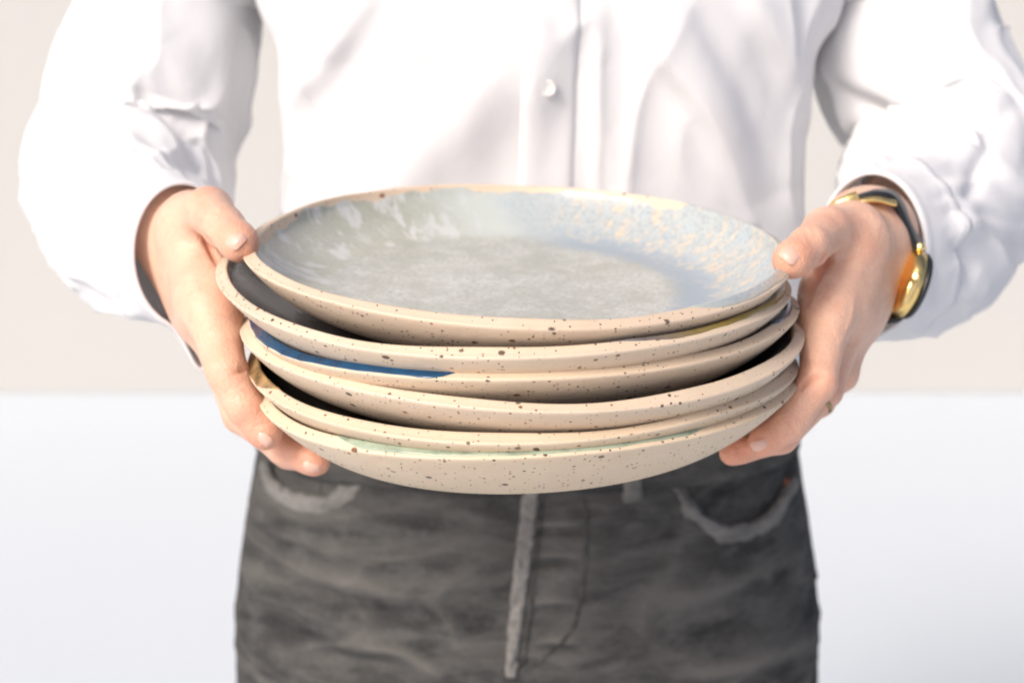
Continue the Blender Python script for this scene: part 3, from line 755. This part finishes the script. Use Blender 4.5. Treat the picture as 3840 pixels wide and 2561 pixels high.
LF = [([(250, 395), (400, 365), (520, 380), (640, 440), (714, 553), (768, 690)], -.012, 38, 38),
      ([(260, 500), (420, 440), (560, 480), (650, 600), (700, 720)], .007, 60, 60),
      ([(700, 430), (800, 540), (880, 660)], -.009, 30, 30),
      ([(620, 150), (700, 320), (850, 470)], .006, 60, 80),
      ([(930, 0), (900, 200), (880, 400)], -.008, 40, 60),
      ([(160, 620), (230, 700), (260, 850)], -.006, 40, 50),
      ([(350, 900), (380, 1000), (460, 1090)], -.006, 35, 35),
      ([(420, 640), (350, 720), (330, 860)], .004, 70, 70)]
def cuff_and_sleeve(S, folds, side, seed, flap, cuffname):
    G, N, C, X, B, T = sleeve(S, side, folds, None, seed)
    n = len(G); cut = int(n * .90)
    V, F = thick(G[:cut + 4], .0012, N=N[:cut + 4])
    sl = mesh_obj('sleeve', V, F, M_cotton, shirt, origin=G[0].mean(0))
    # cuff: a stiffer double band over the sleeve end, slightly flared, with its own thickness and stitch ridge
    Gc = G[cut - 2:].copy(); Nc = N[cut - 2:]
    k = len(Gc); ph = np.linspace(0, 2 * np.pi, Gc.shape[1], endpoint=False); t = np.linspace(0, 1, k)[:, None]
    Gc = Gc + Nc * (.0016 + .0006 * np.exp(-((t - .12) / .04) ** 2) + .0006 * np.exp(-((t - .92) / .04) ** 2))[..., None]
    a0, amt, wd = flap
    d = (ph - a0 + np.pi) % (2 * np.pi) - np.pi
    Gc = Gc + (np.array([0.02, 0, -1.0]))[None, None] * (amt * np.exp(-(d / wd) ** 2)[None] * sstep(0, 1, t))[..., None]
    V, F = thick(Gc, .0022, N=Nc)
    mesh_obj('cuff', V, F, M_cotton, shirt, origin=Gc[0].mean(0))
    return G
GL = cuff_and_sleeve(LS, LF, -1, 3.0, (-math.pi / 2 + .25, .026, .30), 'cuff')
shr = A(.198, 1.01, 1.40)
RS = [(shr, .062, .07), (PX(3370, -120, 1.0), .060, .065), (PX(3400, 20, 1.0), .0585, .065), (PX(3410, 220, 1.0), .066, .068), (PX(3508, 430, 1.0), .064, .068),
      (PX(3548, 620, .985), .070, .066), (PX(3515, 770, .94), .068, .062), (PX(3470, 885, .905), .054, .060), (PX(3362, 935, .862), .042, .053), (PX(3262, 955, .826), .0322, .0465)]
RF = [([(3110, 330), (3200, 400), (3330, 440)], -.010, 40, 40),
      ([(3240, 400), (3420, 450), (3600, 465), (3760, 440)], -.010, 34, 34),
      ([(3300, 330), (3500, 380), (3650, 370)], .007, 60, 60),
      ([(3180, 520), (3140, 640), (3110, 740)], -.006, 24, 24),
      ([(3260, 500), (3200, 620), (3150, 720)], -.006, 24, 24),
      ([(3700, 490), (3680, 600), (3640, 720), (3560, 800)], -.006, 34, 34),
      ([(3320, 660), (3440, 600), (3560, 600)], -.005, 30, 30),
      ([(3420, 700), (3560, 680), (3620, 800), (3600, 950)], .006, 50, 50),
      ([(3560, 880), (3640, 980), (3660, 1100)], -.006, 34, 34),
      ([(3450, 850), (3490, 1000), (3500, 1120)], -.007, 28, 28),
      ([(3380, 60), (3460, 250), (3560, 380)], .005, 70, 70)]
GR = cuff_and_sleeve(RS, RF, 1, 11.0, (-math.pi / 2 - .4, .012, .35), 'cuff')

# ------------------------------------------------------------------ jeans
zj = np.array([.08, .25, .50, .70, .80, .84, .88, .93, .97, 1.0])
legA = np.array([.075, .082, .092, .105])
zs = np.linspace(.70, 1.0, 260)
aj = interp(zs, np.array([.69, .74, .79, .84, .88, .92, .96, 1.0]), np.array([.226, .2268, .2262, .2225, .2165, .2085, .200, .186]))
bj = interp(zs, np.array([.69, .74, .79, .84, .88, .92, .96, 1.0]), np.array([.122, .123, .124, .124, .122, .118, .113, .108]))
G = tube_surface(zs, np.full(len(zs), .0115), np.full(len(zs), 1.0), aj, bj, 2.3, 480)
N = normals_grid(G)
if N[100, 360, 1] > 0: N = -N
U, Vp = proj(G); front = sstep(0, .4, -N[..., 1])
folds = [([(1100, 2120), (1350, 2190), (1600, 2230)], .003, 40, 30), ([(1150, 2200), (1400, 2290), (1700, 2330)], -.004, 35, 35),
         ([(1300, 2420), (1500, 2440), (1650, 2520)], .005, 30, 26), ([(1050, 2330), (1250, 2460), (1500, 2540)], -.005, 40, 40),
         ([(2950, 2080), (2700, 2200), (2420, 2260)], .0035, 40, 40), ([(3000, 2250), (2750, 2370), (2450, 2440)], -.005, 35, 40),
         ([(3000, 2400), (2800, 2480), (2550, 2530)], .004, 36, 36), ([(1900, 2450), (1960, 2500), (2100, 2540)], -.005, 40, 40),
         ([(1000, 1980), (1300, 2010), (1600, 2050)], -.0025, 30, 30), ([(2900, 1980), (2600, 2060), (2300, 2100)], -.002, 30, 30),
         ([(2080, 1900), (2130, 2200), (2120, 2520)], .0025, 120, 120)]
disp = sum(ridge(U, Vp, p, h, a, b) for p, h, a, b in folds)
for vv, sgn in ((2075, 1), (2250, 1), (2400, 1), (1960, 1)):      # strain lines at the buttons under the fly
    disp = disp + ridge(U, Vp, [(2020, vv), (2090, vv - 8), (2160, vv - 4)], .0035, 14, 16) - ridge(U, Vp, [(2010, vv + 36), (2090, vv + 30), (2170, vv + 32)], .003, 14, 14)
wear = np.clip(disp * 200, 0, 1) * .6
disp = disp + crumple(G * np.array([9, 9, 26.0]), .0022) * front; wear = np.clip(wear + crumple(G * np.array([9, 9, 26.0]), .0022) * 120, 0, .75)
disp = (disp + .0018 * fbm(G * np.array([22, 22, 60.0]), 3)) * front
# pocket opening: the cloth inside the pocket curve sits lower
def poly_depth(U, V, pts):
    c = catmull(pts, 80); vb = np.interp(U, c[:, 0], c[:, 1], left=-1e9, right=-1e9); return sstep(-14, 14, vb - V)
pocketR = [(2480, 1740), (2530, 1830), (2600, 1930), (2700, 1985), (2800, 1985), (2900, 1930), (2985, 1800)]
pocketL = [(985, 1740), (1030, 1830), (1120, 1880), (1220, 1885), (1310, 1850), (1370, 1790), (1395, 1740)]
cR = catmull(pocketR, 80); cL = catmull(pocketL, 80)
def inside(U, V, c):
    vb = np.interp(U, c[:, 0], c[:, 1], left=-1e9, right=-1e9); return sstep(-10, 10, vb - V)
disp = disp - .0058 * front * (inside(U, Vp, cR) + inside(U, Vp, cL))
G = G + N * disp[..., None]
NJ = normals_grid(G)
if NJ[100, 360, 1] > 0: NJ = -NJ
# legs below the crotch joined on as two tubes inside the same mesh
V, F = thick(G, .0015, N=NJ)
hip_rows = G
V = list(map(tuple, V)); W_ = list(np.concatenate([wear.reshape(-1), wear.reshape(-1)]))
for sx in (-1, 1):
    zl = np.linspace(.07, .72, 60)
    a = np.interp(zl, [.07, .3, .5, .7, .8], [.07, .078, .088, .107, .112]); b = np.interp(zl, [.07, .3, .5, .7, .8], [.07, .08, .092, .112, .119])
    cx = np.interp(zl, [.07, .5, .8], [.0115 + sx * .115, .0115 + sx * .112, .0115 + sx * .112])
    Gl = tube_surface(zl, cx, np.full(60, 1.0), a, b, 2.2, 96); Gl = Gl + normals_grid(Gl) * (.003 * fbm(Gl * 14, 3))[..., None]
    v2, f2 = thick(Gl, .0015); o = len(V); V += list(map(tuple, v2)); F += [tuple(i + o for i in f) for f in f2]; W_ += [0.0] * len(v2)
jeans = mesh_obj('jeans', np.array(V), F, M_denim, person, origin=PO, attrs={'wear': np.array(W_)})
bvh_j = BVHTree.FromPolygons([tuple(v) for v in V], F)
# fly, seams, pocket edges, belt loop, coin pocket, rivet patch
strip('fly_edge', bvh_j, [(1992, 1800), (1984, 1900), (1967, 2050), (1949, 2200), (1932, 2350), (1914, 2535)], lambda t: .0120 * (1 - .35 * t ** 4) * (1 + .06 * np.sin(t * 41) + .05 * np.sin(t * 87)), .0034, M_denim2, jeans, n=150, m=13, wear=.7, jit=.0020)
strip('fly_stitching', bvh_j, [(2040, 1800), (2034, 1900), (2018, 2050), (2000, 2200), (1983, 2350), (1960, 2500)], .0022, .0014, M_denim, jeans, n=90, m=5, wear=.1, jit=.0010)
strip('fly_stitching', bvh_j, [(2165, 1800), (2195, 1900), (2200, 2050), (2185, 2200), (2150, 2350), (2060, 2450), (1960, 2520)], .0030, .0009, M_denim, jeans, n=120, m=5, wear=.1, jit=.0008)
strip('pocket_edge', bvh_j, pocketR, .0092, .0034, M_denim2, jeans, n=140, m=11, wear=.35, jit=.0014, lift=.0012)
strip('pocket_edge', bvh_j, pocketL, .0095, .0030, M_denim2, jeans, n=120, m=11, wear=.3, jit=.0014, lift=.0018)
strip('coin_pocket_seam', bvh_j, [(1208, 1720), (1206, 1780), (1202, 1850)], .0022, .0010, M_denim, jeans, n=30, m=5)
strip('belt_loop', bvh_j, [(2372, 1640), (2370, 1760), (2372, 1880)], .0150, .0065, M_denim2, jeans, n=40, m=11, wear=.2, jit=.0008)
M_tab = (lambda t: t.P(Base_Color=(.50, .16, .07), Roughness=.6))(NT('orange_tab'))
strip('side_tab', bvh_j, [(2950, 1795), (2958, 1825), (2966, 1855)], .0060, .0018, M_tab, jeans, n=14, m=7)
zs = np.linspace(.962, 1.004, 14)
Gw = tube_surface(zs, np.full(14, .0115), np.full(14, 1.0), np.interp(zs, [.96, 1.0], [.2035, .188]), np.interp(zs, [.96, 1.0], [.1155, .111]), 2.3, 200)
V, F = thick(Gw, .003); mesh_obj('waistband', V, F, M_denim, jeans, origin=Gw[0].mean(0), attrs={'wear': np.full(len(V), .05)})

# ------------------------------------------------------------------ wristwatch
M_gold = (lambda t: t.P(Base_Color=(1.0, .71, .28), Metallic=1.0, Roughness=.28, Normal=t.bump(t.noise(t.obj(), 170, 2), .0016, .5)))(NT('gold_metal'))
M_strap = (lambda t: t.P(Base_Color=(.012, .014, .017), Roughness=.38, Normal=t.bump(t.noise(t.obj(), 700, 3), .0004, .5)))(NT('black_strap'))
M_glass = (lambda t: t.P(Base_Color=(.02, .02, .025), Roughness=.06))(NT('watch_dial'))
wl = PX(3285, 955, .795)
watch = empty('wristwatch', tuple(wl)); tag(watch, 'gold wristwatch on black strap, worn loosely on the wrist', 'watch')
def band(name, path, width, th, mat, parent, wdir, m=9, closed=False):
    P = catmull(path, 90); n = len(P); T = np.gradient(P, axis=0); T /= np.linalg.norm(T, axis=1, keepdims=True)
    Wd = np.asarray(wdir, float); Wd = Wd - T * (T @ Wd)[:, None]; Wd /= np.linalg.norm(Wd, axis=1, keepdims=True); O = np.cross(T, Wd)
    ring = []
    for a in np.linspace(0, 2 * np.pi, 16, endpoint=False):
        ca, sa = math.cos(a), math.sin(a)
        ring.append((np.sign(ca) * abs(ca) ** .5 * width / 2, np.sign(sa) * abs(sa) ** .7 * th / 2))
    G = np.array([[P[i] + Wd[i] * x + O[i] * y for x, y in ring] for i in range(n)])
    V = G.reshape(-1, 3); F = grid_faces(n, 16); F += [tuple(range(15, -1, -1)), tuple(len(V) - 16 + i for i in range(16))]
    return mesh_obj(name, V, F, mat, parent, origin=P.mean(0))
wdir = HR['wrist'][0] - HR['elbow'][0]
band('strap', [PX(3100, 800, .785), PX(3150, 765, .780), (PX(3215, 745, .778)), PX(3290, 728, .778), PX(3352, 745, .78), PX(3395, 820, .785), PX(3425, 890, .79), PX(3448, 950, .795), PX(3440, 1080, .80), PX(3380, 1180, .80), PX(3320, 1200, .80)],
     .018, .0046, M_strap, watch, wdir)
band('clasp', [PX(3180, 778, .772), PX(3230, 757, .770), PX(3290, 748, .770), PX(3345, 758, .772)], .013, .0034, M_gold, watch, wdir)
band('buckle', [PX(3125, 782, .770), PX(3160, 762, .768), PX(3205, 742, .768)], .016, .0072, M_gold, watch, wdir)
# case: a round body seen nearly edge on, its back towards the wrist
cc = PX(3392, 1060, .792)
an = np.array([.85, -.06, -.28]); an /= np.linalg.norm(an)
def lathe(name, c, n, prof, mat, parent, seg=64, sq=1.0):
    n = n / np.linalg.norm(n); a = np.cross(n, [0, 1, 0]); a /= np.linalg.norm(a); b = np.cross(n, a)
    V = [c + (a * math.cos(t) + b * math.sin(t) * sq) * r + n * z for r, z in prof for t in np.linspace(0, 2 * np.pi, seg, endpoint=False)]
    F = grid_faces(len(prof), seg); F += [tuple(range(seg - 1, -1, -1)), tuple(len(V) - seg + i for i in range(seg))]
    return mesh_obj(name, V, F, mat, parent, origin=c)
lathe('case', cc, an, [(.001, -.0062), (.006, -.0061), (.0085, -.0056), (.0092, -.0050), (.0125, -.0047), (.0135, -.0038), (.0165, -.0034), (.0185, -.0022), (.0195, 0), (.0197, .0032), (.0187, .0048), (.017, .0054), (.002, .0054)], M_gold, watch)
lathe('bezel', cc + an * .0058, an, [(.002, -.0005), (.0188, -.0005), (.0192, .001), (.018, .0026), (.0165, .003), (.002, .0029)], M_strap, watch)
lathe('dial', cc + an * .0089, an, [(.001, 0), (.0155, 0), (.0152, .0004), (.001, .0006)], M_glass, watch)
a = np.cross(an, [0, 1, 0]); a /= np.linalg.norm(a); b = np.cross(an, a)
for s in (-1, 1):
    band('lug', [cc + b * s * .017 - an * .002 * 1, cc + b * s * .021 - an * .001, cc + b * s * .0255 - an * .004], .014, .0045, M_gold, watch, a)
lathe('crown', cc + a * .0205, a, [(.0005, -.001), (.0028, -.001), (.003, 0), (.003, .0025), (.0024, .003), (.0005, .003)], M_gold, watch, 24)

# thin ring on a finger of the same hand
rc = HR['middle'][1][0] * .82 + HR['middle'][2][0] * .18; rn = HR['middle'][2][0] - HR['middle'][1][0]
M_ring = (lambda t: t.P(Base_Color=(.35, .27, .14), Metallic=1.0, Roughness=.3))(NT('dark_gold'))
rn /= np.linalg.norm(rn); a = np.cross(rn, [0, 1, 0]); a /= np.linalg.norm(a); b = np.cross(rn, a)
V = []
for t in np.linspace(0, 2 * np.pi, 48, endpoint=False):
    e = a * math.cos(t) + b * math.sin(t)
    for s in np.linspace(0, 2 * np.pi, 8, endpoint=False): V.append(rc + e * (.0094 + .0009 * math.cos(s)) + rn * .0011 * math.sin(s))
V = np.array(V); F = grid_faces(48, 8); F += [(47 * 8 + j, 47 * 8 + (j + 1) % 8, (j + 1) % 8, j) for j in range(8)]
tag(mesh_obj('finger_ring', V, F, M_ring, origin=rc), 'thin dark gold ring on a finger of the watch hand, just showing below its knuckle', 'ring')
